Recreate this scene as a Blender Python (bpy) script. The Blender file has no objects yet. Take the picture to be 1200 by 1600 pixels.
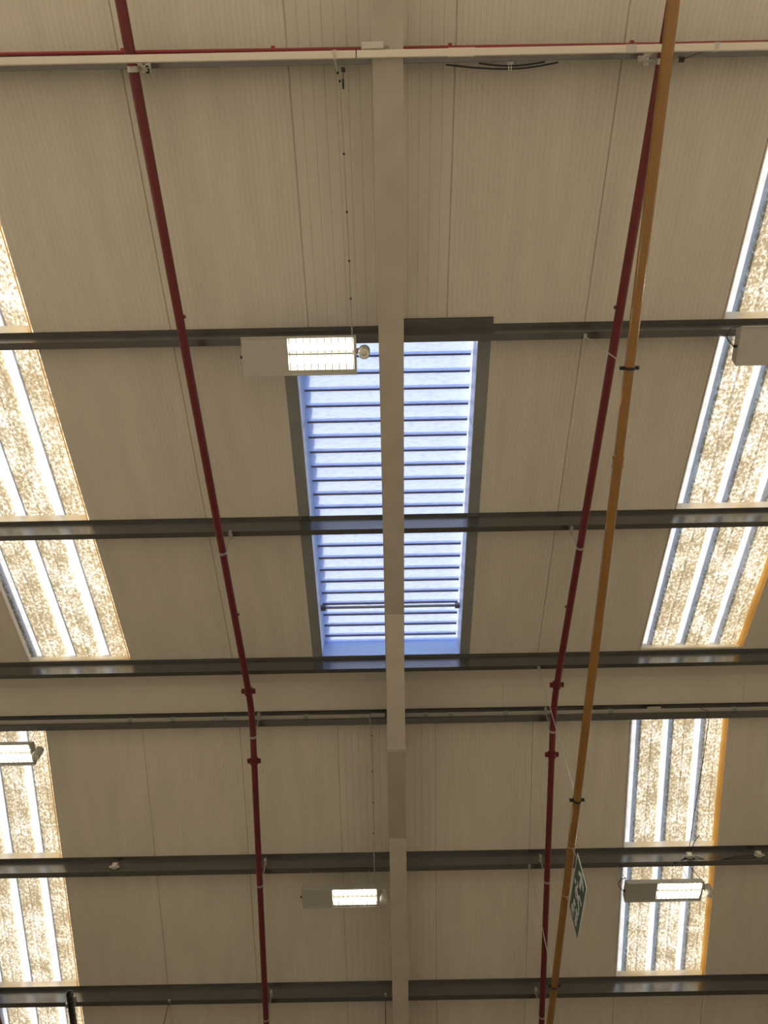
import bpy, bmesh, math, random
from mathutils import Vector, Matrix
random.seed(7)
SC = bpy.context.scene
COL = SC.collection
EYE = 1.6                                   # camera height above the floor; all "local" z below are measured from the eye

# ---------------------------------------------------------------- camera
cam = bpy.data.cameras.new('camera')
cam.sensor_fit = 'VERTICAL'; cam.sensor_height = 24.0
cam.lens = 1166.5 / 1600 * 24.0
cam.clip_start = 0.05; cam.clip_end = 200
co = bpy.data.objects.new('camera', cam); COL.objects.link(co)
F = Vector((-0.001820, 0.405188, 0.914232)); R = Vector((0.999818, 0.018119, -0.006041)); U = Vector((0.019013, -0.914054, 0.405147))
co.matrix_world = Matrix(((R.x, U.x, -F.x, 0), (R.y, U.y, -F.y, 0), (R.z, U.z, -F.z, EYE), (0, 0, 0, 1)))
SC.camera = co

# ---------------------------------------------------------------- daylight, added hall lights, exposure
SC.view_settings.view_transform = 'Standard'
SC.view_settings.look = 'None'
SC.view_settings.gamma = 1.0
SC.view_settings.use_curve_mapping = False
SC.view_settings.exposure = 0.0
SUN_EL, SUN_AZ = math.radians(46), math.radians(188)       # azimuth measured from +X towards +Y
w = bpy.data.worlds.new('sky'); SC.world = w; w.use_nodes = True
wt = w.node_tree; wt.nodes.clear()
wo = wt.nodes.new('ShaderNodeOutputWorld'); wb = wt.nodes.new('ShaderNodeBackground')
ws = wt.nodes.new('ShaderNodeTexSky'); ws.sky_type = 'NISHITA'; ws.sun_disc = False
ws.sun_elevation = SUN_EL; ws.sun_rotation = math.radians(90) - SUN_AZ
ws.air_density = 1.0; ws.dust_density = 3.0
wb.inputs['Strength'].default_value = 0.20
wt.links.new(ws.outputs[0], wb.inputs[0]); wt.links.new(wb.outputs[0], wo.inputs[0])
sl = bpy.data.lights.new('sun', 'SUN'); sl.energy = 3.3; sl.angle = math.radians(0.6); sl.color = (1.0, 0.93, 0.80)
so = bpy.data.objects.new('sun', sl); COL.objects.link(so)
sd = Vector((math.cos(SUN_EL) * math.cos(SUN_AZ), math.cos(SUN_EL) * math.sin(SUN_AZ), math.sin(SUN_EL)))
so.rotation_euler = sd.to_track_quat('Z', 'Y').to_euler(); so.location = sd * 40
# added unseen area lights for the floor bounce, standing in for further lamp rows
for k, (x, y, z, e) in enumerate([(-4.6, -3.4, 4.25, 185), (0.0, -3.4, 4.25, 190), (4.6, -3.4, 4.25, 175), (-5.6, 1.1, 5.2, 80),
                                  (5.8, 1.1, 5.2, 60), (-4.6, 10.6, 4.75, 8), (0.0, 10.6, 4.75, 8), (4.6, 10.6, 4.75, 8)]):
    al = bpy.data.lights.new('added_hall_light', 'AREA'); al.shape = 'RECTANGLE'; al.size = 0.8; al.size_y = 0.28
    al.energy = e; al.color = (1.0, 0.93, 0.78)
    ao = bpy.data.objects.new('added_hall_light', al); COL.objects.link(ao); ao.location = (x, y, z + EYE)

# ---------------------------------------------------------------- materials
def nt(name):
    m = bpy.data.materials.new(name); m.use_nodes = True
    t = m.node_tree; return m, t, t.nodes['Principled BSDF']
def mat(name, col, rough=0.5, metal=0.0, spec=0.5, noise=0.0, scale=20.0, bump=0.0, stretch=(1, 1, 1)):
    m, t, b = nt(name)
    b.inputs['Base Color'].default_value = (*col, 1); b.inputs['Roughness'].default_value = rough
    b.inputs['Metallic'].default_value = metal; b.inputs['Specular IOR Level'].default_value = spec
    if noise or bump:
        tc = t.nodes.new('ShaderNodeTexCoord'); mp = t.nodes.new('ShaderNodeMapping'); mp.inputs['Scale'].default_value = stretch
        n = t.nodes.new('ShaderNodeTexNoise'); n.inputs['Scale'].default_value = scale; n.inputs['Detail'].default_value = 4
        t.links.new(tc.outputs['Object'], mp.inputs[0]); t.links.new(mp.outputs[0], n.inputs['Vector'])
        if noise:
            r = t.nodes.new('ShaderNodeValToRGB')
            r.color_ramp.elements[0].position = 0.3; r.color_ramp.elements[1].position = 0.7
            r.color_ramp.elements[0].color = (*[c * (1 - noise) for c in col], 1)
            r.color_ramp.elements[1].color = (*[min(1, c * (1 + noise)) for c in col], 1)
            t.links.new(n.outputs['Fac'], r.inputs[0]); t.links.new(r.outputs[0], b.inputs['Base Color'])
        if bump:
            bp = t.nodes.new('ShaderNodeBump'); bp.inputs['Strength'].default_value = bump; bp.inputs['Distance'].default_value = 0.002
            t.links.new(n.outputs['Fac'], bp.inputs['Height']); t.links.new(bp.outputs[0], b.inputs['Normal'])
    return m
def emit(name, col, s):
    m = bpy.data.materials.new(name); m.use_nodes = True; t = m.node_tree; t.nodes.clear()
    o = t.nodes.new('ShaderNodeOutputMaterial'); e = t.nodes.new('ShaderNodeEmission')
    e.inputs[0].default_value = (*col, 1); e.inputs[1].default_value = s; t.links.new(e.outputs[0], o.inputs[0]); return m
def translucent(name, col, refl=0.25, gloss=0.0):
    m = bpy.data.materials.new(name); m.use_nodes = True; t = m.node_tree; t.nodes.clear()
    o = t.nodes.new('ShaderNodeOutputMaterial'); tr = t.nodes.new('ShaderNodeBsdfTranslucent'); d = t.nodes.new('ShaderNodeBsdfDiffuse')
    mx = t.nodes.new('ShaderNodeMixShader'); mx.inputs[0].default_value = refl
    tr.inputs[0].default_value = (*col, 1); d.inputs[0].default_value = (*col, 1)
    t.links.new(tr.outputs[0], mx.inputs[1]); t.links.new(d.outputs[0], mx.inputs[2])
    t.links.new(mx.outputs[0], o.inputs[0]); return m, t, tr, d

M = {}
M['panel'] = mat('white_liner_panel', (0.74, 0.70, 0.63), 0.42, 0, 0.35, noise=0.05, scale=3.0, stretch=(2.5, 0.35, 1))
M['flashing'] = mat('white_flashing', (0.72, 0.68, 0.61), 0.42, 0, 0.35, noise=0.04, scale=2.0)
M['rafter'] = mat('beige_painted_steel', (0.52, 0.48, 0.43), 0.5, 0, 0.4, noise=0.06, scale=5.0)
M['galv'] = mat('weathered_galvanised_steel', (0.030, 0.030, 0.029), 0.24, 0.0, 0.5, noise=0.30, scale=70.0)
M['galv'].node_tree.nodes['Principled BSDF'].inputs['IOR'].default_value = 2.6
M['galv_trim'] = mat('grey_vent_trim', (0.30, 0.32, 0.33), 0.45, 0.2, 0.5, noise=0.08, scale=8)
M['zinc'] = mat('bright_zinc', (0.55, 0.55, 0.53), 0.35, 0.7, 0.5)
M['red'] = mat('oxide_red_paint', (0.155, 0.021, 0.028), 0.33, 0, 0.5, noise=0.10, scale=9)
M['redc'] = mat('red_conduit_paint', (0.30, 0.028, 0.045), 0.4)
M['yellow'] = mat('ochre_yellow_paint', (0.29, 0.15, 0.042), 0.13, 0, 0.5, noise=0.06, scale=6)
M['white'] = mat('white_plastic', (0.80, 0.75, 0.66), 0.4)
M['grey'] = mat('light_grey_plastic', (0.60, 0.59, 0.55), 0.45)
M['dimgrey'] = mat('dusty_grey_plastic', (0.46, 0.44, 0.40), 0.5)
M['lampbody'] = mat('white_enamelled_steel', (0.47, 0.46, 0.435), 0.38)
M['fin'] = mat('white_reflector', (0.85, 0.85, 0.82), 0.3)
M['spine'] = mat('satin_reflector_spine', (0.085, 0.078, 0.05), 0.4)
M['black'] = mat('black_steel', (0.022, 0.022, 0.024), 0.45)
M['rubber'] = mat('black_cable_sheath', (0.018, 0.018, 0.026), 0.5)
M['wire'] = mat('steel_wire', (0.62, 0.61, 0.60), 0.35, 0.6)
M['cablew'] = mat('white_cable', (0.50, 0.48, 0.44), 0.45)
M['alu'] = mat('pale_blue_coated_aluminium', (0.74, 0.79, 0.88), 0.4, 0.1, 0.5)
M['skyalu'] = mat('sky_tinted_aluminium', (0.46, 0.64, 0.93), 0.4, 0.1, 0.5)  # end kerb aluminium with the blue sky's reflection put into its colour
M['lip'] = mat('dark_violet_grey', (0.16, 0.15, 0.19), 0.5)
M['floor'] = mat('warm_concrete', (0.45, 0.40, 0.335), 0.75, noise=0.12, scale=1.5)
M['wall'] = mat('wall_cladding', (0.62, 0.57, 0.48), 0.6)
M['wall_dark'] = mat('low_bounce_cladding', (0.22, 0.20, 0.17), 0.6)  # unseen end wall, darkened to bounce less light onto the far slope
M['green'] = mat('safety_green', (0.016, 0.07, 0.058), 0.45)
M['signwhite'] = mat('sign_white', (0.80, 0.80, 0.80), 0.45)
M['tube'] = emit('lit_tube', (1.0, 0.94, 0.76), 16.0)
M['tray'] = emit('lit_reflector', (1.0, 0.93, 0.70), 2.2)

# weathered translucent rooflight sheet: clean ribs, lichen in the troughs (x is measured across the sheet)
RIB0, RIBP = 0.075, 0.3484
m, t, tr, df = translucent('weathered_translucent_sheet', (0.9, 0.85, 0.75), 0.12)
tc = t.nodes.new('ShaderNodeTexCoord'); sx = t.nodes.new('ShaderNodeSeparateXYZ'); t.links.new(tc.outputs['Object'], sx.inputs[0])
def mth(op, a, b=None):
    n = t.nodes.new('ShaderNodeMath'); n.operation = op
    for i, v in enumerate((a, b)):
        if v is None: continue
        if isinstance(v, (int, float)): n.inputs[i].default_value = v
        else: t.links.new(v, n.inputs[i])
    return n.outputs[0]
q = mth('ABSOLUTE', mth('SUBTRACT', mth('FRACT', mth('ADD', mth('DIVIDE', mth('SUBTRACT', sx.outputs[0], RIB0), RIBP), 10.5)), 0.5))
mr = t.nodes.new('ShaderNodeMapRange'); mr.inputs['From Min'].default_value = 0.10; mr.inputs['From Max'].default_value = 0.15
t.links.new(q, mr.inputs['Value'])
mp = t.nodes.new('ShaderNodeMapping'); mp.inputs['Scale'].default_value = (1, 0.75, 1); t.links.new(tc.outputs['Object'], mp.inputs[0])
n1 = t.nodes.new('ShaderNodeTexNoise'); n1.inputs['Scale'].default_value = 44; n1.inputs['Detail'].default_value = 3; n1.inputs['Roughness'].default_value = 0.62
n1.inputs['Distortion'].default_value = 0.4
n2 = t.nodes.new('ShaderNodeTexNoise'); n2.inputs['Scale'].default_value = 4.5; n2.inputs['Detail'].default_value = 2
for n in (n1, n2): t.links.new(mp.outputs[0], n.inputs['Vector'])
sm = mth('ADD', n1.outputs['Fac'], mth('MULTIPLY', mth('SUBTRACT', n2.outputs['Fac'], 0.5), 0.50))
rp = t.nodes.new('ShaderNodeValToRGB'); e = rp.color_ramp.elements
e[0].position = 0.40; e[0].color = (0.40, 0.315, 0.18, 1); e[1].position = 0.63; e[1].color = (0.97, 0.90, 0.76, 1)
x_ = rp.color_ramp.elements.new(0.52); x_.color = (0.66, 0.55, 0.36, 1)
t.links.new(sm, rp.inputs[0])
n3 = t.nodes.new('ShaderNodeTexNoise'); n3.inputs['Scale'].default_value = 14; t.links.new(mp.outputs[0], n3.inputs['Vector'])
rc = t.nodes.new('ShaderNodeValToRGB'); rc.color_ramp.elements[0].position = 0.3; rc.color_ramp.elements[0].color = (0.70, 0.69, 0.65, 1)
rc.color_ramp.elements[1].position = 0.6; rc.color_ramp.elements[1].color = (0.84, 0.83, 0.79, 1); t.links.new(n3.outputs['Fac'], rc.inputs[0])
mc = t.nodes.new('ShaderNodeMix'); mc.data_type = 'RGBA'
t.links.new(mr.outputs[0], mc.inputs[0]); t.links.new(rc.outputs[0], mc.inputs[6]); t.links.new(rp.outputs[0], mc.inputs[7])
t.links.new(mc.outputs[2], tr.inputs[0]); t.links.new(mc.outputs[2], df.inputs[0]); M['grp'] = m
M['foam'], *_ = translucent('amber_foam_edge', (0.97, 0.66, 0.27), 0.3)
M['creamface'] = mat('cream_capping', (0.90, 0.84, 0.72), 0.6, 0, 0.2)
M['cream'], *_ = translucent('cream_seal_strip', (0.95, 0.88, 0.74), 0.15)
# blue-tinted louvre blades with fine flutes and rain spots
m, t, tr, df = translucent('blue_tinted_blade', (0.8, 0.85, 1.0), 0.12)
tc = t.nodes.new('ShaderNodeTexCoord'); n = t.nodes.new('ShaderNodeTexNoise'); n.inputs['Scale'].default_value = 70; n.inputs['Detail'].default_value = 2
mp = t.nodes.new('ShaderNodeMapping'); mp.inputs['Scale'].default_value = (0.25, 1, 1)
t.links.new(tc.outputs['Object'], mp.inputs[0]); t.links.new(mp.outputs[0], n.inputs['Vector'])
r = t.nodes.new('ShaderNodeValToRGB'); r.color_ramp.elements[0].position = 0.33; r.color_ramp.elements[0].color = (0.70, 0.76, 0.92, 1)
r.color_ramp.elements[1].position = 0.5; r.color_ramp.elements[1].color = (0.80, 0.86, 1.0, 1)
t.links.new(n.outputs['Fac'], r.inputs[0]); t.links.new(r.outputs[0], tr.inputs[0]); t.links.new(r.outputs[0], df.inputs[0]); M['blade'] = m

# ---------------------------------------------------------------- mesh builder
YR, ZR, TS = 4.82, 6.48, 0.194454             # ridge line and roof slope (11 degrees)
def S(x, y, off): return (x, y, ZR - off - abs(y - YR) * TS)   # a point `off` below the roof lining
class MB:
    def __init__(s): s.v = []; s.f = []
    def loft(s, rings, caps=True, closed=True):
        b = len(s.v); n = len(rings[0])
        for r in rings: s.v += [tuple(p) for p in r]
        for i in range(len(rings) - 1):
            for j in range(n if closed else n - 1):
                k = (j + 1) % n
                s.f.append((b + i * n + j, b + i * n + k, b + (i + 1) * n + k, b + (i + 1) * n + j))
        if caps and closed:
            s.f.append(tuple(b + j for j in reversed(range(n)))); s.f.append(tuple(b + (len(rings) - 1) * n + j for j in range(n)))
        return s
    def along_slope(s, poly, y0, y1, caps=True, closed=True):       # poly in (x, off)
        return s.loft([[S(x, y, o) for x, o in poly] for y in (y0, y1)], caps, closed)
    def along_x(s, poly, x0, x1):                                   # poly in (y, off)
        return s.loft([[S(x, y, o) for y, o in poly] for x in (x0, x1)])
    def box(s, x0, x1, y0, y1, z0, z1):
        return s.loft([[(x0, y0, z), (x1, y0, z), (x1, y1, z), (x0, y1, z)] for z in (z0, z1)])
    def slopebox(s, x0, x1, y0, y1, o0, o1):
        return s.along_slope([(x0, o0), (x1, o0), (x1, o1), (x0, o1)], y0, y1)
    def tube(s, pts, r, n=12, caps=True):
        pts = [Vector(p) for p in pts]; rings = []; a = None
        rr = r if isinstance(r, (list, tuple)) else [r] * len(pts)
        for i, p in enumerate(pts):
            d = (pts[min(i + 1, len(pts) - 1)] - pts[max(i - 1, 0)]).normalized()
            if a is None: a = d.orthogonal().normalized()
            a = (a - d * a.dot(d)).normalized(); b = d.cross(a)
            rings.append([p + (a * math.cos(2 * math.pi * k / n) + b * math.sin(2 * math.pi * k / n)) * rr[i] for k in range(n)])
        return s.loft(rings, caps)
    def ring(s, c, axis, r, w, th, n=20):                           # a flat hoop round an axis
        c = Vector(c); d = Vector(axis).normalized(); a = d.orthogonal().normalized(); b = d.cross(a)
        prof = [(r, -w / 2), (r + th, -w / 2), (r + th, w / 2), (r, w / 2)]
        rings = [[c + (a * math.cos(2 * math.pi * k / n) + b * math.sin(2 * math.pi * k / n)) * pr + d * h for pr, h in prof] for k in range(n)]
        rings.append(rings[0]); return s.loft(rings, caps=False)
    def build(s, name, m, parent=None, smooth=False, bevel=0.0, kind=None):
        me = bpy.data.meshes.new(name)
        L = Vector(parent['base']) if parent is not None else Vector((0, 0, 0))
        if parent is None:                                          # a thing of one mesh keeps its origin at its own base
            xs, ys, zs = zip(*s.v); L = Vector(((min(xs) + max(xs)) / 2, (min(ys) + max(ys)) / 2, min(zs)))
        me.from_pydata([Vector(p) - L for p in s.v], [], s.f); me.validate()
        bm = bmesh.new(); bm.from_mesh(me); bmesh.ops.remove_doubles(bm, verts=bm.verts, dist=1e-5)
        bmesh.ops.recalc_face_normals(bm, faces=bm.faces); bm.to_mesh(me); bm.free()
        me.materials.append(m)
        if smooth:
            for p in me.polygons: p.use_smooth = True
            me.set_sharp_from_angle(angle=math.radians(40))
        o = bpy.data.objects.new(name, me); COL.objects.link(o)
        if parent is not None: o.parent = parent
        else: o.location = L + Vector((0, 0, EYE)); o['base'] = tuple(L)
        if parent is not None: o['base'] = parent['base']
        if bevel:
            b = o.modifiers.new('bevel', 'BEVEL'); b.width = bevel; b.segments = 2; b.limit_method = 'ANGLE'
        if kind: o['kind'] = kind
        return o
def tag(o, label, cat, group=None):
    o['label'] = label; o['category'] = cat
    if group: o['group'] = group
    return o
def thing(name, label, cat, loc, group=None):
    o = bpy.data.objects.new(name, None); COL.objects.link(o); o.empty_display_size = 0.1
    o.location = Vector(loc) + Vector((0, 0, EYE)); o['base'] = tuple(loc); return tag(o, label, cat, group)
def struct(name, loc=(0, 0, 0)):
    o = bpy.data.objects.new(name, None); COL.objects.link(o); o.location = Vector(loc) + Vector((0, 0, EYE))
    o['base'] = tuple(loc); o['kind'] = 'structure'; return o

# ---------------------------------------------------------------- room shell
XL, XR_, YN, YF = -6.825, 6.76, -5.0, 12.0
EN, EF = ZR - (YR - YN) * TS, ZR - (YF - YR) * TS
MB().box(XL - .2, XR_ + .2, YN - .2, YF + .2, -EYE - .1, -EYE).build('floor', M['floor'], kind='structure')
MB().box(XL, XR_, YN - .15, YN, -EYE, EN + .08).build('wall_back', M['wall'], kind='structure')
MB().box(XL, XR_, YF, YF + .15, -EYE, EF + .08).build('wall_front', M['wall_dark'], kind='structure')
gable = [(YN, -EYE), (YF, -EYE), (YF, EF + .06), (YR, ZR + .06), (YN, EN + .06)]
for nm, x0, x1 in (('wall_left', XL - .15, XL), ('wall_right', XR_, XR_ + .15)):
    MB().loft([[(x, y, z) for y, z in gable] for x in (x0, x1)]).build(nm, M['wall'], kind='structure')

# ---------------------------------------------------------------- roof lining: one panel per strip and slope
PJ, PW, PT = 0.49, 1.045, 0.15
def panel_poly(x0, x1, coarse=False, ch0=True, ch1=True):
    pitch, dep, wd = (0.0746, 0.0035, 0.010) if coarse else (0.0361, 0.0020, 0.008)
    pts = [(x0, -0.012), (x0 + 0.003, -0.010), (x0 + 0.006, 0)] if ch0 else [(x0, 0)]
    x = x0 + pitch
    while x < x1 - 0.02:
        pts += [(x - wd / 2, 0), (x - wd / 6, -dep), (x + wd / 6, -dep), (x + wd / 2, 0)]; x += pitch
    pts += [(x1 - 0.006, 0), (x1 - 0.003, -0.010), (x1, -0.012)] if ch1 else [(x1, 0)]
    return pts + [(x1, -PT), (x0, -PT)]
ceiling = struct('ceiling')
VX0, VX1, VY0, VY1 = -0.676, 0.738, 1.045, 4.446           # clear opening of the roof vent
LIGHTS = [(-4, 1, -2.4, 4.442, 'window_1'), (2, 1, -2.4, 4.425, 'window_2'), (-5, 2, 5.19, 11.2, 'window_3'), (2, 2, 5.19, 8.575, 'window_4')]
lightmap = {(k, s): (a, b) for k, s, a, b, _ in LIGHTS}
for slope, ya, yb in ((1, YN, YR), (2, YR, YF)):
    for k in range(-7, 6):
        x0 = PJ + PW * k; x1 = x0 + PW; mb = MB(); coarse = (k == -1)
        if (k, slope) in lightmap:
            a, b = lightmap[(k, slope)]
            mb.along_slope(panel_poly(x0, x1), ya, a); mb.along_slope(panel_poly(x0, x1), b, yb)
        elif slope == 1 and k in (-2, -1, 0):
            mb.along_slope(panel_poly(x0, x1, coarse), ya, VY0); mb.along_slope(panel_poly(x0, x1, coarse), VY1, yb)
            if k == -2: mb.along_slope(panel_poly(x0, VX0, ch1=False), VY0, VY1)
            if k == 0: mb.along_slope(panel_poly(VX1, x1, ch0=False), VY0, VY1)
        else: mb.along_slope(panel_poly(x0, x1, coarse), ya, yb)
        mb.build('roof_panel', M['panel'], ceiling)
xs = [XL, -4.4, -1.70, 1.21, 3.76, XR_]
for a, b in zip(xs, xs[1:]):                              # cranked ridge flashing in lapped lengths
    MB().along_x([(4.487, .002), (YR, .002), (5.138, .002), (5.138, .0045), (YR, .0045), (4.487, .0045)], a + .002, b - .002).build('ridge_flashing', M['flashing'], ceiling)

# ---------------------------------------------------------------- rooflights
def sheet_poly(width):
    pts = []; v, h = -0.055, -0.096
    x = 0.0; c = RIB0 - RIBP
    while c < width + RIBP:
        for dx, o in ((-0.062, v), (-0.024, h), (0.024, h), (0.062, v), (0.150, v), (0.162, v - .005), (0.174, v - .005), (0.186, v)):
            pts.append((c + dx, o))
        c += RIBP
    out = []
    for (xa, oa), (xb, ob) in zip(pts, pts[1:]):
        for X in (0, width):
            if xa < X < xb: out.append((X, oa + (ob - oa) * (X - xa) / (xb - xa)))
        if 0 < xb < width: out.append((xb, ob))
    return sorted(set(out))
PUR_T = [-.755, 1.0, 2.715, 4.449, 5.14, 6.848, 8.538, 10.23]
for k, slope, ya, yb, nm in LIGHTS:
    x0 = PJ + PW * k; x1 = x0 + PW
    o = struct(nm, (x0, ya, 0))
    MB().along_slope([(x0 + x, f) for x, f in sheet_poly(PW)], ya - .03, yb + .03, closed=False).build('translucent_sheet', M['grp'], o)
    MB().along_slope([(x1 - .001, .003), (x1 - .012, .003), (x1 - .036, -.050)], ya, yb, closed=False).build('edge_seal', M['foam'], o)
    MB().along_slope([(x0 + .001, .002), (x0 + .012, -.002), (x0 + .016, -.045), (x0 + .001, -.052)], ya, yb).build('edge_strip', M['creamface'], o)
    for p in PUR_T:
        if ya < p < yb + .1:
            e1 = min(p + .11, yb)
            MB().along_slope([(x0 + .016, -.02), (x1 - .024, -.02)], p - .05, max(e1, p - .02), closed=False).build('cross_strip', M['cream'], o)

# ---------------------------------------------------------------- louvred roof vent
vent = thing('roof_vent', 'blue-lit louvred roof vent with grey side trims, behind the central rafter', 'roof vent', S(0.03, 2.7, 0))
for sgn, xin in ((-1, VX0), (1, VX1)):
    MB().along_slope([(xin, .004), (xin + sgn * .095, .004), (xin + sgn * .095, -.02), (xin + sgn * .09, 0), (xin, 0)][0:2] +
                     [(xin + sgn * .098, .0), (xin, 0)], VY0, VY1 + .0).build('side_trim', M['galv_trim'], vent)
    MB().along_slope([(xin - sgn * .005, .004), (xin - sgn * .005, -.33), (xin - sgn * .001, -.33), (xin - sgn * .001, .004)], VY0, VY1).build('side_kerb', M['alu'], vent)
    for j, yy in enumerate((1.86, 3.4)):
        MB().along_slope([(xin - sgn * .005, -.0), (xin - sgn * .007, -.0), (xin - sgn * .007, -.24), (xin - sgn * .005, -.24)], yy, yy + .004).build('kerb_joint', M['lip'], vent)
MB().slopebox(VX0 + .006, VX1 - .006, VY1 - .006, VY1 - .002, .004, -.33).build('end_kerb', M['skyalu'], vent)
MB().slopebox(VX0 + .006, VX1 - .006, VY0 + .002, VY0 + .006, .004, -.33).build('end_kerb', M['skyalu'], vent)
BP, yb = 0.1458, 4.356
def blade(y, p):
    arch = [(-.032, -.294), (-.008, -.290), (.004, -.268), (.014, -.256), (.03, -.251), (.06, -.254), (.095, -.263), (.125, -.271), (p - .002, -.277)]
    top = [(a, o - .004) for a, o in reversed(arch)]
    b = MB().along_x([(y + a, o) for a, o in arch] + [(y + a, o) for a, o in top], VX0 + .012, VX1 - .012).build('louvre_blade', M['blade'], vent, smooth=True)
    MB().along_x([(y - .006, -.268), (y - .006, -.249), (y + .007, -.246), (y + .009, -.262)], VX0 + .022, VX1 - .022).build('gap_shade_lip', M['lip'], b)  # blade edge lip, coloured dark for the shadow in the overlap gap
y = yb
blade(y, .05)
while y > VY0 + BP:
    y -= BP; blade(y, BP)
cb = MB().tube([S(VX0 + .03, 3.94, -.215), S(VX1 - .03, 3.94, -.215)], .014).build('drive_bar', M['galv_trim'], vent, smooth=True)
for xx in (VX0 + .03, VX1 - .03):
    MB().slopebox(xx - .022, xx + .022, 3.915, 3.965, -.235, -.19).build('bar_bracket', M['lip'], vent)

# ---------------------------------------------------------------- portal rafter
RC = 0.0635
raf = thing('steel_rafter', 'broad beige painted steel rafter crossing the roof at the centre', 'rafter', S(RC, YR, .5))
def rafter_half(y0, y1):
    MB().slopebox(RC - .0875, RC + .0875, y0, y1, .487, .5).build('bottom_flange', M['rafter'], raf)
    MB().slopebox(RC - .004, RC + .004, y0, y1, .213, .487).build('web', M['rafter'], raf)
    MB().slopebox(RC - .0875, RC + .0875, y0, y1, .2, .213).build('top_flange', M['rafter'], raf)
rafter_half(YN, YR); rafter_half(YR, YF)
ZH = 5.44
def haunch(ya, name):
    za = S(0, ya, .5)[2]
    MB().loft([[(x, ya, za), (x, YR, ZH), (x, YR, ZH + .013), (x, ya, za + .008)] for x in (RC - .082, RC + .082)]).build('haunch_flange', M['rafter'], raf)
    MB().loft([[(x, ya, za + .003), (x, YR, ZH + .006), (x, YR, S(0, YR, .49)[2])] for x in (RC - .004, RC + .004)]).build('haunch_web', M['rafter'], raf)
haunch(3.545, 'a'); haunch(6.235, 'b')
for s_ in (-1, 1):
    MB().box(RC - .0875, RC + .0875, YR + (0 if s_ > 0 else -.016), YR + (.016 if s_ > 0 else 0), ZH - .018, ZR - .22).build('end_plate', M['rafter'], raf)
for zz in (5.55, 5.75, 5.95):
    for xx in (-.055, .055):
        MB().tube([(RC + xx, YR + .016, zz), (RC + xx, YR + .034, zz)], .014, 6).build('bolt', M['rafter'], raf)

# ---------------------------------------------------------------- purlins (left and right of the rafter)
PD = 0.165
PB = [-.653, 1.1015, 2.8365, 4.549, 5.198, 6.9405, 8.6265]
ORD = ['behind the cream trunking at the top', 'at the top of the roof vent', 'across the middle of the roof vent', 'at the lower end of the roof vent',
       'just past the ridge, carrying a thin pale trunking', 'between the lower rooflights', 'nearest the bottom edge']
for i, (yt, ybm) in enumerate(zip(PUR_T, PB)):
    tw = .035 if i < 4 else .05; bw = .05 if i < 4 else .058; th = .003
    wt_, wb_ = yt + tw, ybm - bw
    poly = [(yt, .001), (wt_, .001), (wt_ + .006, .004), (wb_ + .004, PD - .008), (wb_ + .008, PD - th), (ybm - th, PD - th), (ybm - th, PD - .018), (ybm, PD - .018), (ybm, PD),
            (wb_ - .003, PD), (wt_ - .003, .004), (yt, .004)]
    for side, xa, xb in (('left', XL, -.03 if i == 0 else .052), ('right', .075, XR_)):
        mb = MB().along_x(poly, xa, xb)
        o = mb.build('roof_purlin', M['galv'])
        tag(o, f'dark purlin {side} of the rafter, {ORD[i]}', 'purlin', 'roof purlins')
        if i == 1 and side == 'right':
            sl_ = MB().along_x([(yt - .052, .002), (yt - .001, .002), (yt + tw, .005), (yt + tw, .009), (yt - .046, .009), (yt - .052, .02), (yt - .055, .02)], .1, .843)
            b = MB(); b.v = sl_.v; b.f = sl_.f
            o['label'] = 'dark purlin right of the rafter, with a lapped sleeve above the roof vent'
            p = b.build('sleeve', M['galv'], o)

# ---------------------------------------------------------------- red sprinkler pipes
def pline(pts): return pts
def red_pipe(name, label, x_of, plugs, coup):
    o = thing(name, label, 'pipe', S(x_of(YR), YR, .42), 'red sprinkler pipes')
    ys = [YN + .02, 0, 2.5, 4.3, 4.6, 4.72, 4.80, 4.86, 4.95, 5.08, 5.4, 7, 9, YF - .02]
    pts = []
    for y in ys:
        d = abs(y - YR); lift = .0 if d > .3 else .03 * (1 - d / .3) ** 2
        p = S(x_of(y), y, .42 + lift); pts.append(p)
    MB().tube(pts, .0315, 20).build('pipe_run', M['red'], o, smooth=True)
    for y in coup:
        d = Vector(S(x_of(y + .05), y + .05, .42)) - Vector(S(x_of(y - .05), y - .05, .42)); d.normalize(); c = Vector(S(x_of(y), y, .42))
        k = MB(); k.ring(c, d, .030, .05, .014); k.ring(c + d * .026, d, .030, .010, .010); k.ring(c - d * .026, d, .030, .010, .010)
        for sx_ in (-1, 1):
            k.box(c.x + sx_ * .054 - .014, c.x + sx_ * .054 + .014, c.y - .021, c.y + .021, c.z - .012, c.z + .012)
        cp = k.build('coupling', M['red'], o, smooth=True)
        for sx_ in (-1, 1):
            MB().tube([(c.x + sx_ * .056, c.y - .028, c.z), (c.x + sx_ * .056, c.y + .028, c.z)], .007, 6).build('bolt', M['red'], cp)
    for y, sg in plugs:
        c = Vector(S(x_of(y), y, .42)); MB().tube([c + Vector((sg * .026, 0, 0)), c + Vector((sg * .042, 0, -.002)), c + Vector((sg * .046, 0, -.002))], [.013, .013, .008], 8).build('plug', M['red'], o, smooth=True)
    return o
def xl(y): return -1.405 + .026 * (min(y, YR) - .5) / 4.3 - (max(y - YR, 0)) * .0165
def xr(y): return 1.652 - max(y - YR, 0) * .003
red_pipe('sprinkler_pipe', 'long red sprinkler pipe left of the rafter, bent over the ridge', xl, [(.834, 1), (3.565, 1)], [4.565, 5.39])
red_pipe('sprinkler_pipe', 'long red sprinkler pipe right of the rafter, crossing behind the yellow pipe', xr, [(.827, -1), (3.546, -1)], [4.556, 5.38])
HNAME = ['under the topmost purlin', 'under the purlin across the vent', 'just past the ridge', 'under the purlin between the lower rooflights', 'under the lowest purlin']
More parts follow.
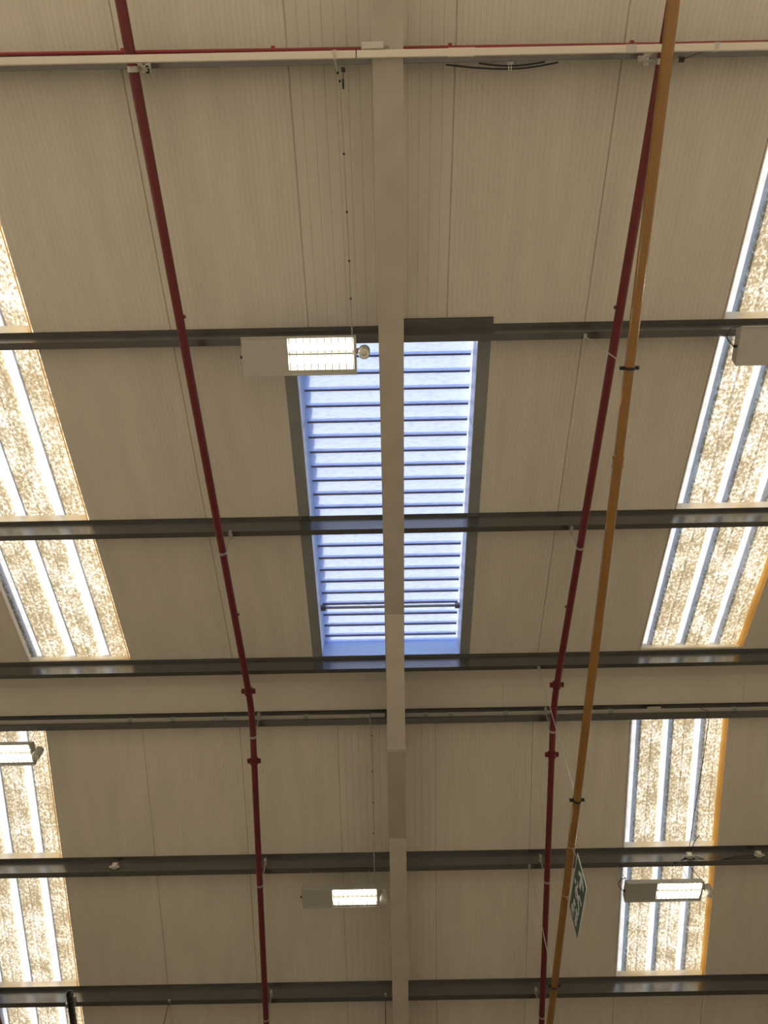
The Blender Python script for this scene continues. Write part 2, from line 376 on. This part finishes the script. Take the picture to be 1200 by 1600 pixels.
def hanger(x_of, y, side, where, dx):
    c = Vector(S(x_of(y), y, .42)); top = Vector(S(x_of(y) + dx, y - .035, PD))
    o = thing('pipe_hanger', f'zinc band hanger on the {side} red pipe, {where}', 'pipe hanger', c, 'red pipe hangers')
    d = Vector(S(0, y + .01, 0)) - Vector(S(0, y, 0))
    MB().ring(c, d, .0318, .022 if y > 0 else .03, .003).build('band', M['zinc'], o, smooth=True)
    MB().tube([c + Vector((dx * .6, 0, .033)), top], .005, 8).build('rod', M['zinc'], o, smooth=True)
    b = MB(); b.box(top.x - .016, top.x + .016, top.y - .035, top.y + .03, top.z - .02, top.z - .001); b.box(top.x - .011, top.x + .011, top.y - .05, top.y - .035, top.z - .03, top.z + .012)
    b.build('beam_clamp', M['zinc'], o)
    MB().tube([c + Vector((dx, 0, .02)), c + Vector((dx, 0, .05))], .009, 6).build('nut', M['zinc'], o)
for ys, f, side, dx in (((-.62, 2.864, 5.12, 6.83, 8.53), xl, 'left', .028), ((-.606, 2.881, 5.12, 6.848, 8.562), xr, 'right', -.022)):
    for y, wh in zip(ys, HNAME): hanger(f, y, side, wh, dx)
o = thing('red_pipe', 'short end of a red pipe in the lower left corner', 'pipe', (-3.83, 9, 4.6))
MB().tube([(-3.82, 7.1, 4.6), (-3.83, 9, 4.6), (-3.84, YF - .02, 4.6)], .032, 16).build('pipe_run', M['red'], o, smooth=True)
MB().ring((-3.82, 7.1, 4.6), (0, 1, 0), .03, .04, .008).build('pipe_cap', M['red'], o, smooth=True)

# ---------------------------------------------------------------- yellow pipe with its rods
YZ, YRAD = 4.59, .0325
def yx(y): return 1.541 - .0053 * (y + .83)
o = thing('gas_pipe', 'long straight yellow pipe running the whole picture height on the right', 'pipe', (yx(3), 3, YZ))
MB().tube([(yx(y), y, YZ) for y in (YN + .02, -1, 1.7, 4, 7, YF - .02)], YRAD, 24).build('pipe_run', M['yellow'], o, smooth=True)
for yy in (1.709, 7.9):
    k = MB(); k.ring((yx(yy), yy, YZ), (0, 1, 0), YRAD - .001, .068, .0045, 24); k.ring((yx(yy), yy - .03, YZ), (0, 1, 0), YRAD, .010, .0065, 24); k.ring((yx(yy), yy + .03, YZ), (0, 1, 0), YRAD, .010, .0065, 24)
    k.build('pipe_socket', M['yellow'], o, smooth=True)
for y, yt, xt, wh in ((1.088, 1.08, 1.503, 'highest in the picture'), (4.627, 4.53, 1.52, 'just above the exit sign'), (6.923, 6.90, 1.504, 'at the bottom, below the sign')):
    o = thing('pipe_hanger', f'steel rod and black clamp on the yellow pipe {wh}', 'pipe hanger', (yx(y), y, YZ), 'yellow pipe hangers')
    top = Vector(S(xt, yt, PD)); c = Vector((yx(y), y, YZ))
    k = MB(); k.ring(c, (0, 1, 0), YRAD, .018, .004, 24)
    for sg in (-1, 1):
        k.box(c.x + sg * .047 - .012, c.x + sg * .047 + .012, y - .011, y + .011, YZ - .007, YZ + .007)
    k.build('ring_clamp', M['black'], o)
    for sg in (-1, 1):
        MB().tube([(c.x + sg * .052, y, YZ - .014), (c.x + sg * .052, y, YZ + .014)], .008, 6).build('bolt', M['black'], o)
    MB().tube([c + Vector((0, 0, YRAD)), top + Vector((0, 0, -.01))], .0045, 8).build('rod', M['wire'], o, smooth=True)
    k = MB(); k.box(top.x - .012, top.x + .012, top.y - .02, top.y + .02, top.z - .022, top.z - .001); k.ring(top + Vector((0, 0, -.03)), (1, 0, 0), .006, .005, .004, 12)
    k.build('eye_plate', M['zinc'], o)

# ---------------------------------------------------------------- exit sign on the yellow pipe
SW, SH = .672, .312
cen = Vector((1.5, 5.345, 4.264))
o = thing('exit_sign', 'green and white running-man fire exit sign hanging from the yellow pipe', 'sign', cen)
ux = Vector((0, -1, -.079)).normalized(); nx = Vector((-1, 0, 0)); uy = nx.cross(ux).normalized()
o.matrix_world = Matrix(((ux.x, uy.x, nx.x, cen.x), (ux.y, uy.y, nx.y, cen.y), (ux.z, uy.z, nx.z, cen.z + EYE), (0, 0, 0, 1)))
o['base'] = (0, 0, 0)                                  # parts are built in the sign's own axes
MB().box(-SW / 2, SW / 2, -SH / 2, SH / 2, -.004, 0).build('backing', M['signwhite'], o)
MB().box(-SW / 2 + .014, SW / 2 - .014, -SH / 2 + .014, SH / 2 - .014, 0, .0012).build('green_field', M['green'], o)
def flat(polys, name):
    k = MB()
    for p in polys: k.loft([[(x, y, z) for x, y in p] for z in (.0012, .0024)])
    return k.build(name, M['signwhite'], o)
def P(u, v): return ((u - .5) * SW, (v - .5) * SH)
# arrow pointing to the right
flat([[P(.715, .375), P(.90, .375), P(.90, .51), P(.715, .51)], [P(.805, .70), P(.875, .70), P(.97, .4425), P(.90, .4425)], [P(.805, .185), P(.875, .185), P(.97, .4425), P(.90, .4425)]], 'arrow')
def limb(a, b, wa, wb):
    a, b = Vector(P(*a)), Vector(P(*b)); d = (b - a).normalized(); n = Vector((-d.y, d.x))
    return [tuple(a + n * wa), tuple(b + n * wb), tuple(b - n * wb), tuple(a - n * wa)]
man = [[(Vector(P(.60, .815)) + Vector((math.cos(k * math.pi / 6), math.sin(k * math.pi / 6))) * .022).to_tuple() for k in range(12)],
       limb((.575, .70), (.51, .45), .024, .020), limb((.575, .69), (.65, .58), .011, .010), limb((.65, .58), (.70, .66), .010, .008),
       limb((.56, .70), (.47, .70), .011, .010), limb((.47, .70), (.44, .55), .010, .008),
       limb((.515, .45), (.60, .36), .018, .014), limb((.60, .37), (.575, .14), .014, .011), limb((.505, .45), (.455, .28), .017, .013), limb((.455, .29), (.36, .24), .013, .010)]
flat(man, 'running_man')
def text(s, u, v, size, name):
    cu = bpy.data.curves.new(name, 'FONT'); cu.body = s; cu.size = size; cu.align_x = 'CENTER'; cu.align_y = 'CENTER'; cu.extrude = .0006; cu.offset = .002
    to = bpy.data.objects.new(name, cu); COL.objects.link(to); bpy.context.view_layer.update()
    me = bpy.data.meshes.new_from_object(to.evaluated_get(bpy.context.evaluated_depsgraph_get()))
    bpy.data.objects.remove(to); me.materials.clear(); me.materials.append(M['signwhite'])
    ob = bpy.data.objects.new(name, me); COL.objects.link(ob); ob.parent = o; x, y = P(u, v); ob.location = (x, y, .0018)
text('Fire', .215, .66, .118, 'lettering'); text('exit', .215, .36, .118, 'lettering')
inv = o.matrix_world.inverted()
for ys, yp in ((5.05, 5.13), (5.635, 5.70)):
    a = Vector((1.5, ys, 4.405 + (ys - 5.05) * .08)); c = Vector((yx(yp), yp, YZ)); k = MB()
    loop = [c + Vector((math.cos(q_), 0, math.sin(q_))) * (YRAD + .003) for q_ in [math.radians(d_) for d_ in range(-90, 271, 30)]]
    pts = [inv @ (p + Vector((0, 0, EYE))) for p in [a] + loop + [a]]
    k.tube(pts, .0018, 6).build('hanging_cord', M['cablew'], o)

# ---------------------------------------------------------------- luminaires
def lamp(x0, y0, zb, label, chain_to, loop=False):
    L, W, H = .80, .28, .072
    o = thing('hanging_luminaire', label, 'lamp', (x0 + L / 2, y0 + W / 2, zb), 'hall luminaires')
    x1, y1 = x0 + L, y0 + W; xs_ = x0 + .40 * L; ya, yb_ = y0 + .016, y1 - .038
    k = MB()                                              # folded tray, open below over the lit end
    k.box(x0, xs_, y0, y1, zb, zb + .004)
    k.box(xs_, x1, y0, ya, zb, zb + .004); k.box(xs_, x1, yb_, y1, zb, zb + .004); k.box(x1 - .012, x1, ya, yb_, zb, zb + .004)
    k.loft([[(x, y0, zb + .004), (x, y1, zb + .004), (x, y1 - .035, zb + H), (x, y0 + .035, zb + H)] for x in (x0, xs_)])
    for yy, yi, s_ in ((y0, y0 + .035, 1), (y1, y1 - .035, -1)):
        k.loft([[(x, yy, zb + .004), (x, yi, zb + H), (x, yi + s_ * .004, zb + H - .004), (x, yy + s_ * .006, zb + .004)] for x in (xs_, x1)])
    k.box(xs_, x1, y0 + .035, y1 - .035, zb + H - .004, zb + H)
    k.build('housing', M['lampbody'], o)
    k = MB(); k.loft([[(x, y0 - .001, zb - .001), (x, y1 + .001, zb - .001), (x, y1 - .034, zb + H + .001), (x, y0 + .034, zb + H + .001)] for x in (x1, x1 + .005)]); k.build('end_cap', M['lampbody'], o)
    k = MB(); k.loft([[(x, y0 - .001, zb - .001), (x, y1 + .001, zb - .001), (x, y1 - .034, zb + H + .001), (x, y0 + .034, zb + H + .001)] for x in (x0 - .005, x0)]); k.build('end_cap', M['lampbody'], o)
    for yy in (y0 + .0, y1 - .010): MB().box(x0, x1, yy, yy + .010, zb - .006, zb).build('rim', M['lampbody'], o)
    MB().box(xs_ + .004, x1 - .013, y0 + .032, y1 - .032, zb + .040, zb + .044).build('reflector', M['tray'], o)
    for f in (.29, .71):
        yy = ya + (yb_ - ya) * f; MB().tube([(xs_ + .008, yy, zb + .026), (x1 - .016, yy, zb + .026)], .026, 12).build('tube', M['tube'], o, smooth=True)
    ym = (ya + yb_) / 2
    MB().loft([[(x, ym - .004, zb + .004), (x, ym + .004, zb + .004), (x, ym + .014, zb + .036), (x, ym - .014, zb + .036)] for x in (xs_ + .004, x1 - .014)]).build('spine', M['spine'], o)
    n = 10
    for j in range(n):
        x = xs_ + .012 + (x1 - xs_ - .03) * j / (n - 1)
        MB().box(x - .003, x + .003, ya, yb_, zb + .001, zb + .012).build('louvre_fin', M['fin'], o)
    cx, cy = x1 + .062, y0 + W * .42
    s_ = MB().tube([(cx, cy, zb + .05), (cx, cy, zb + .046), (cx, cy, zb - .062), (cx, cy, zb - .068)], [.036, .041, .041, .037], 24).build('motion_sensor', M['lampbody'], o, smooth=True)
    MB().ring((cx, cy, zb - .0665), (0, 0, 1), .018, .008, .016, 24).build('sensor_ring', M['fin'], s_, smooth=True)
    MB().tube([(cx, cy, zb - .066), (cx, cy, zb - .074), (cx, cy, zb - .078)], [.018, .014, .006], 16).build('sensor_lens', M['grey'], s_, smooth=True)
    MB().box(x1, cx - .03, cy - .02, cy + .02, zb + .020, zb + .034).build('sensor_arm', M['lampbody'], o)
    MB().tube([(x0 - .004, cy + .03, zb + .03), (x0 - .022, cy + .03, zb + .03), (x0 - .026, cy + .03, zb + .03)], [.011, .011, .006], 10).build('cable_gland', M['rubber'], o, smooth=True)
    for fx, (tx, ty) in zip((x0 + .06, x1 - .1), chain_to):
        b = Vector((fx, y0 + W / 2, zb + H)); tpt = Vector(S(tx, ty, PD + .004))
        MB().tube([b, b.lerp(tpt, .5) + Vector((.006, 0, 0)), tpt], .0028, 6).build('chain', M['wire'], o)
        MB().ring(b + Vector((0, 0, .008)), (1, 0, 0), .006, .004, .003, 10).build('hook', M['black'], o)
    if loop:
        pts = [(x0 - .02, cy + .03, zb + .03)] + [(x0 - .02 - .055 * math.sin(math.pi * q_ / 8), cy + .03 - .14 * q_ / 8, zb + .03 + .05 * q_ / 8) for q_ in range(1, 8)] + [(x0 + .01, cy - .10, zb + .08)]
        MB().tube(pts, .004, 8).build('cable_loop', M['rubber'], o, smooth=True)
    return o
lamp(-.99, .985, 5.30, 'bright luminaire left of the rafter, over the top of the roof vent', ((-.93, 1.085), (-.29, 1.085)))
lamp(-.955, 6.79, 5.57, 'luminaire left of the rafter at the bottom, lit on its right half', ((-.893, 6.92), (-.255, 6.92)))
lamp(2.472, 6.785, 5.57, 'luminaire hanging in front of the lower right rooflight', ((2.47, 6.92), (3.17, 6.92)), True)
lamp(2.53, .975, 5.30, 'luminaire cut by the right edge, in front of the right upper rooflight', ((2.495, 1.085), (3.23, 1.085)), True)
lamp(-4.455, 5.155, 6.0, 'luminaire cut by the left edge, just below the ridge', ((-4.39, 5.18), (-3.70, 5.18)))

# ---------------------------------------------------------------- trunking, conduit and cables at the top purlin
o = thing('cable_trunking', 'long cream cable trunking running under the rafter across the top', 'trunking', (0, -.655, 4.86))
for a, b in ((XL, -.118), (-.112, XR_)):
    MB().box(a, b, -.672, -.634, 4.86, 4.897).build('trunking_body', M['white'], o, bevel=.003)
MB().box(.40, .55, -.674, -.632, 4.858, 4.899).build('joint_cover', M['white'], o)
for x, m_ in ((-.235, 'grey'), (1.905, 'zinc')):
    MB().box(x - .012, x + .012, -.675, -.631, 4.857, 4.90).build('strap', M[m_], o)
MB().box(1.395, 1.455, -.6735, -.6325, 4.8585, 4.8985).build('tape', M['grey'], o)
for xb_, xt, lb in ((-1.345, -1.40, 'left'), (1.55, 1.60, 'right')):
    top = Vector(S(xt, -.655, PD)); c = Vector((xb_, -.652, 4.897))
    o = thing('trunking_bracket', f'small cream strap bracket carrying the trunking beside the {lb} red pipe', 'bracket', c, 'trunking brackets')
    MB().loft([[(p.x - .011, p.y + .018, p.z), (p.x + .011, p.y + .018, p.z), (p.x + .011, p.y + .022, p.z), (p.x - .011, p.y + .022, p.z)] for p in (c, top + Vector((0, 0, 0)))]).build('strap', M['white'], o)
    MB().box(top.x - .02, top.x + .02, top.y - .01, top.y + .03, top.z - .02, top.z - .001).build('foot', M['zinc'], o)
    MB().tube([(top.x, top.y + .015, top.z - .03), (top.x, top.y + .015, top.z - .02)], .008, 6).build('bolt', M['zinc'], o)
for a, b, lb in ((XL, -.03, 'left'), (.155, XR_, 'right')):
    o = thing('red_conduit', f'thin dark red conduit along the top trunking, {lb} of the rafter', 'conduit', ((a + b) / 2, -.727, 5.2), 'red conduits')
    yz = lambda x: (x, -.727 + .004 * x, S(0, -.727, .185)[2])
    MB().tube([yz(a), yz((a + b) / 2), yz(b)], .0105, 10).build('conduit_run', M['redc'], o, smooth=True)
    for x in ((-3.2, -1.52, -.62) if lb == 'left' else (.44, 1.53, 2.9)):
        c = Vector(yz(x)); k = MB(); k.ring(c, (1, 0, 0), .0105, .022, .004, 12); k.box(x - .011, x + .011, c.y - .022, c.y - .008, c.z - .004, c.z + .012); k.build('saddle', M['redc'], o)
o = thing('junction_box', 'flat pale junction box on the rafter above the top trunking', 'junction box', (-.022, -.70, 4.9))
MB().box(-.085, .040, -.712, -.676, 4.868, 4.905).build('box_body', M['grey'], o, bevel=.002)
MB().box(-.08, .035, -.708, -.680, 4.864, 4.868).build('lid', M['grey'], o)
MB().tube([(.04, -.694, 4.885), (.06, -.70, 4.885), (.075, -.693, 4.885), (.08, -.674, 4.885)], .005, 8).build('cable_tail', M['cablew'], o, smooth=True)
for k_, (ya, yb_, sag, lb) in enumerate(((-.640, -.622, .006, 'upper'), (-.636, -.606, .012, 'lower'))):
    xa, xb = (.62, 1.02) if k_ == 0 else (.42, 1.10)
    pts = []
    for j in range(13):
        f = j / 12; x = xa + (xb - xa) * f; g = math.cos(math.pi / 2 * min(1, abs((x - .808) / (.808 - xa if x < .808 else xb - .808))))
        p = S(x, ya - .004 + (yb_ - ya) * g, PD + .006 + .012 * g); pts.append(p)
    o = MB().tube(pts, .0052, 8).build('black_cable', M['rubber'], smooth=True)
    tag(o, f'{lb} of two black cables drooping below the top purlin, right of the rafter', 'cable', 'drooping black cables')
o = thing('cable_clip', 'small clip with a white tie holding the two black cables', 'clip', S(.808, -.62, .18))
c = Vector(S(.808, -.612, PD + .014)); MB().box(c.x - .024, c.x + .024, c.y - .035, c.y - .02, c.z - .002, c.z + .014).build('clip_body', M['galv_trim'], o)
MB().box(c.x - .010, c.x - .005, c.y - .022, c.y + .012, c.z - .011, c.z + .010).build('tie', M['white'], o); MB().box(c.x + .005, c.x + .010, c.y - .022, c.y + .012, c.z - .011, c.z + .010).build('tie', M['white'], o)
o = thing('beam_clip', 'small dark clip and wire on the top purlin near the yellow pipe', 'clip', S(1.846, -.64, PD))
c = Vector(S(1.85, -.640, PD)); MB().box(c.x - .014, c.x + .014, c.y - .014, c.y + .014, c.z - .02, c.z - .001).build('clip_body', M['black'], o)
MB().tube([c + Vector((0, 0, -.01)), Vector((1.90, -.655, 4.99)), Vector((1.93, -.66, 4.9))], .003, 6).build('wire', M['black'], o)
MB().box(1.918, 1.932, -.675, -.655, 4.898, 4.915).build('hook', M['black'], o)

# ---------------------------------------------------------------- supply cables to the luminaires
def supply(label, pts, clips, m_='cablew', r=.0042):
    o = thing('supply_cable', label, 'cable', pts[0], 'lamp supply cables')
    MB().tube(pts, r, 8).build('cable_run', M[m_], o, smooth=True)
    V = [Vector(p) for p in pts]
    for i, f in clips:
        c = V[i].lerp(V[i + 1], f); MB().ring(c, V[i + 1] - V[i], r * .9, .012, .003, 8).build('cable_tie', M['rubber'], o)
    return o
supply('thin white cable from the top trunking to the bright luminaire', [(-.235, -.65, 4.86), (-.238, -.632, 4.855), (-.232, -.60, 4.90), (-.215, -.53, 4.955), (-.208, .3, 5.17), (-.212, 1.02, 5.355), (-.25, 1.1, 5.376)],
       [(2, .4), (2, .95), (3, .45), (3, .85), (4, .25), (4, .6)])
o = thing('catenary_tensioner', 'small dark toggle and hook at the upper end of the lamp cable', 'hook', S(-.205, -.61, PD))
c = Vector(S(-.205, -.625, PD)); MB().box(c.x - .012, c.x + .012, c.y - .012, c.y + .014, c.z - .02, c.z - .001).build('hook_clamp', M['black'], o)
MB().tube([c + Vector((0, 0, -.01)), Vector((-.20, -.54, 5.02))], .0022, 6).build('wire', M['black'], o)
MB().tube([Vector((-.2, -.55, 5.03)), Vector((-.199, -.50, 5.0))], .006, 8).build('toggle', M['black'], o)
a = Vector(S(-.245, 5.128, .105)); b_ = Vector((-.19, 6.9, 5.66))
supply('thin white cable from the ridge trunking to the lower left luminaire', [tuple(a), tuple(a + Vector((.012, -.02, -.03))), tuple(a + Vector((.04, .0, -.055))), tuple(a + Vector((.055, .06, -.10))), (-.188, 5.6, 6.09), tuple(b_)],
       [(3, .25), (4, .05), (4, .3), (4, .55)])
a = Vector(S(3.27, 5.12, .105)); b_ = Vector(S(3.275, 6.80, .10))
supply('thin dark cable crossing the lower right rooflight to a box on the purlin', [tuple(a), tuple(a + Vector((.05, .0, -.05))), tuple(a + Vector((.066, .08, -.09))), (3.30, 5.6, 6.12), (3.275, 6.2, 6.04), tuple(b_)],
       [(3, .1), (3, .6), (4, .1), (4, .6)], 'rubber', .0036)
c0 = Vector(S(3.27, 6.93, PD)); MBp = [tuple(c0 + Vector((0, 0, -.005))), tuple(c0 + Vector((.01, 0, -.08))), tuple(c0 + Vector((.05, 0, -.18))), (3.17, 6.925, 5.645)]
o = thing('ridge_trunking', 'thin pale cable trunking along the purlin past the ridge', 'trunking', S(0, 5.13, .1))
for a, b in ((XL, -.2), (-.195, -.045), (.17, XR_)):
    oo = .097 if a != -.195 else .088
    MB().along_x([(5.124, oo), (5.158, oo), (5.158, oo + .020), (5.124, oo + .020)], a, b).build('trunking_body', M['dimgrey'], o)
for x in (-2.75, -2.3, -1.75, -.9, .36, .62, 1.2, 2.3, 3.6):
    MB().along_x([(5.121, .094), (5.157, .094), (5.157, .119), (5.121, .119)], x, x + .05).build('strap', M['galv_trim'], o)
MB().along_x([(5.115, .078), (5.158, .078), (5.158, .098), (5.115, .098)], 2.72, 2.86).build('joint_cover', M['dimgrey'], o)

# ---------------------------------------------------------------- boxes on the purlin between the lower rooflights
def jbox(x, lab, tails):
    c = Vector(S(x, 6.868, .10)); o = thing('junction_box', lab, 'junction box', c, 'purlin junction boxes')
    MB().box(x - .030, x + .030, c.y - .02, c.y + .03, c.z - .03, c.z + .03).build('box_body', M['grey'], o, bevel=.004)
    for sg in (-1, 1): MB().tube([(x + sg * .03, c.y, c.z - .012), (x + sg * .055, c.y, c.z - .016)], .013, 10).build('gland', M['grey'], o, smooth=True)
    MB().box(x - .02, x + .02, c.y - .024, c.y - .02, c.z - .02, c.z + .02).build('lid', M['fin'], o)
    for p in tails: MB().tube(p, .0045, 8).build('cable_tail', M['rubber'], o, smooth=True)
jbox(-3.066, 'small grey box on the lower purlin, left of the left red pipe', [])
jbox(4.05, 'small grey box on the lower purlin at the right edge of the picture', [])
def q_(x, y, f): return S(x, y, f)
jbox(3.285, 'small grey box with dark cables on the purlin above the hanging luminaire',
     [[q_(3.33, 6.865, .115), q_(3.40, 6.875, .13), q_(3.46, 6.89, .155), q_(3.60, 6.885, .155), q_(3.75, 6.87, .13), q_(3.88, 6.868, .125), q_(3.995, 6.868, .115)],
      [q_(3.24, 6.865, .12), q_(3.18, 6.88, .15), q_(3.09, 6.90, .17)],
      [q_(3.30, 6.85, .08), q_(3.345, 6.72, .07), q_(3.40, 6.66, .05)]])
supply('short dark cable from the purlin box down to the right luminaire', MBp, [(0, .6)], 'rubber', .0035)

# ---------------------------------------------------------------- strut and wires at the lower edge
o = thing('slotted_strut', 'dark slotted steel strut under the lowest purlin at lower left', 'strut', S(-3.71, 8.47, PD))
k = MB().along_slope([(-3.742, .17), (-3.742, .212), (-3.739, .212), (-3.739, .173), (-3.683, .173), (-3.683, .212), (-3.68, .212), (-3.68, .17)], 8.40, 10.6)
k.build('channel', M['galv'], o)
for j in range(5): MB().slopebox(-3.722, -3.700, 8.42 + j * .075, 8.455 + j * .075, .1735, .1745).build('slot', M['black'], o)
MB().slopebox(-3.775, -3.742, 8.56, 8.62, .166, .19).build('cleat', M['zinc'], o); MB().slopebox(-3.68, -3.655, 8.47, 8.60, .166, .19).build('cleat', M['zinc'], o)
for x, y, lab in ((-2.585, 8.56, 'thin dark wire hanging from the lowest purlin, left of the red pipe'), (-.105, 8.53, 'thin dark wire hanging beside the rafter at the bottom edge')):
    p = Vector(S(x, y, PD)); o = thing('hanging_wire', lab, 'wire', p, 'hanging wires')
    MB().tube([p + Vector((0, 0, -.015)), p + Vector((0, 0, -1.1))], .004, 6).build('wire_run', M['rubber'], o)
    MB().box(p.x - .012, p.x + .012, p.y - .02, p.y + .02, p.z - .025, p.z - .001).build('clip', M['zinc'], o)

for o in SC.objects:
    if 'base' in o: del o['base']
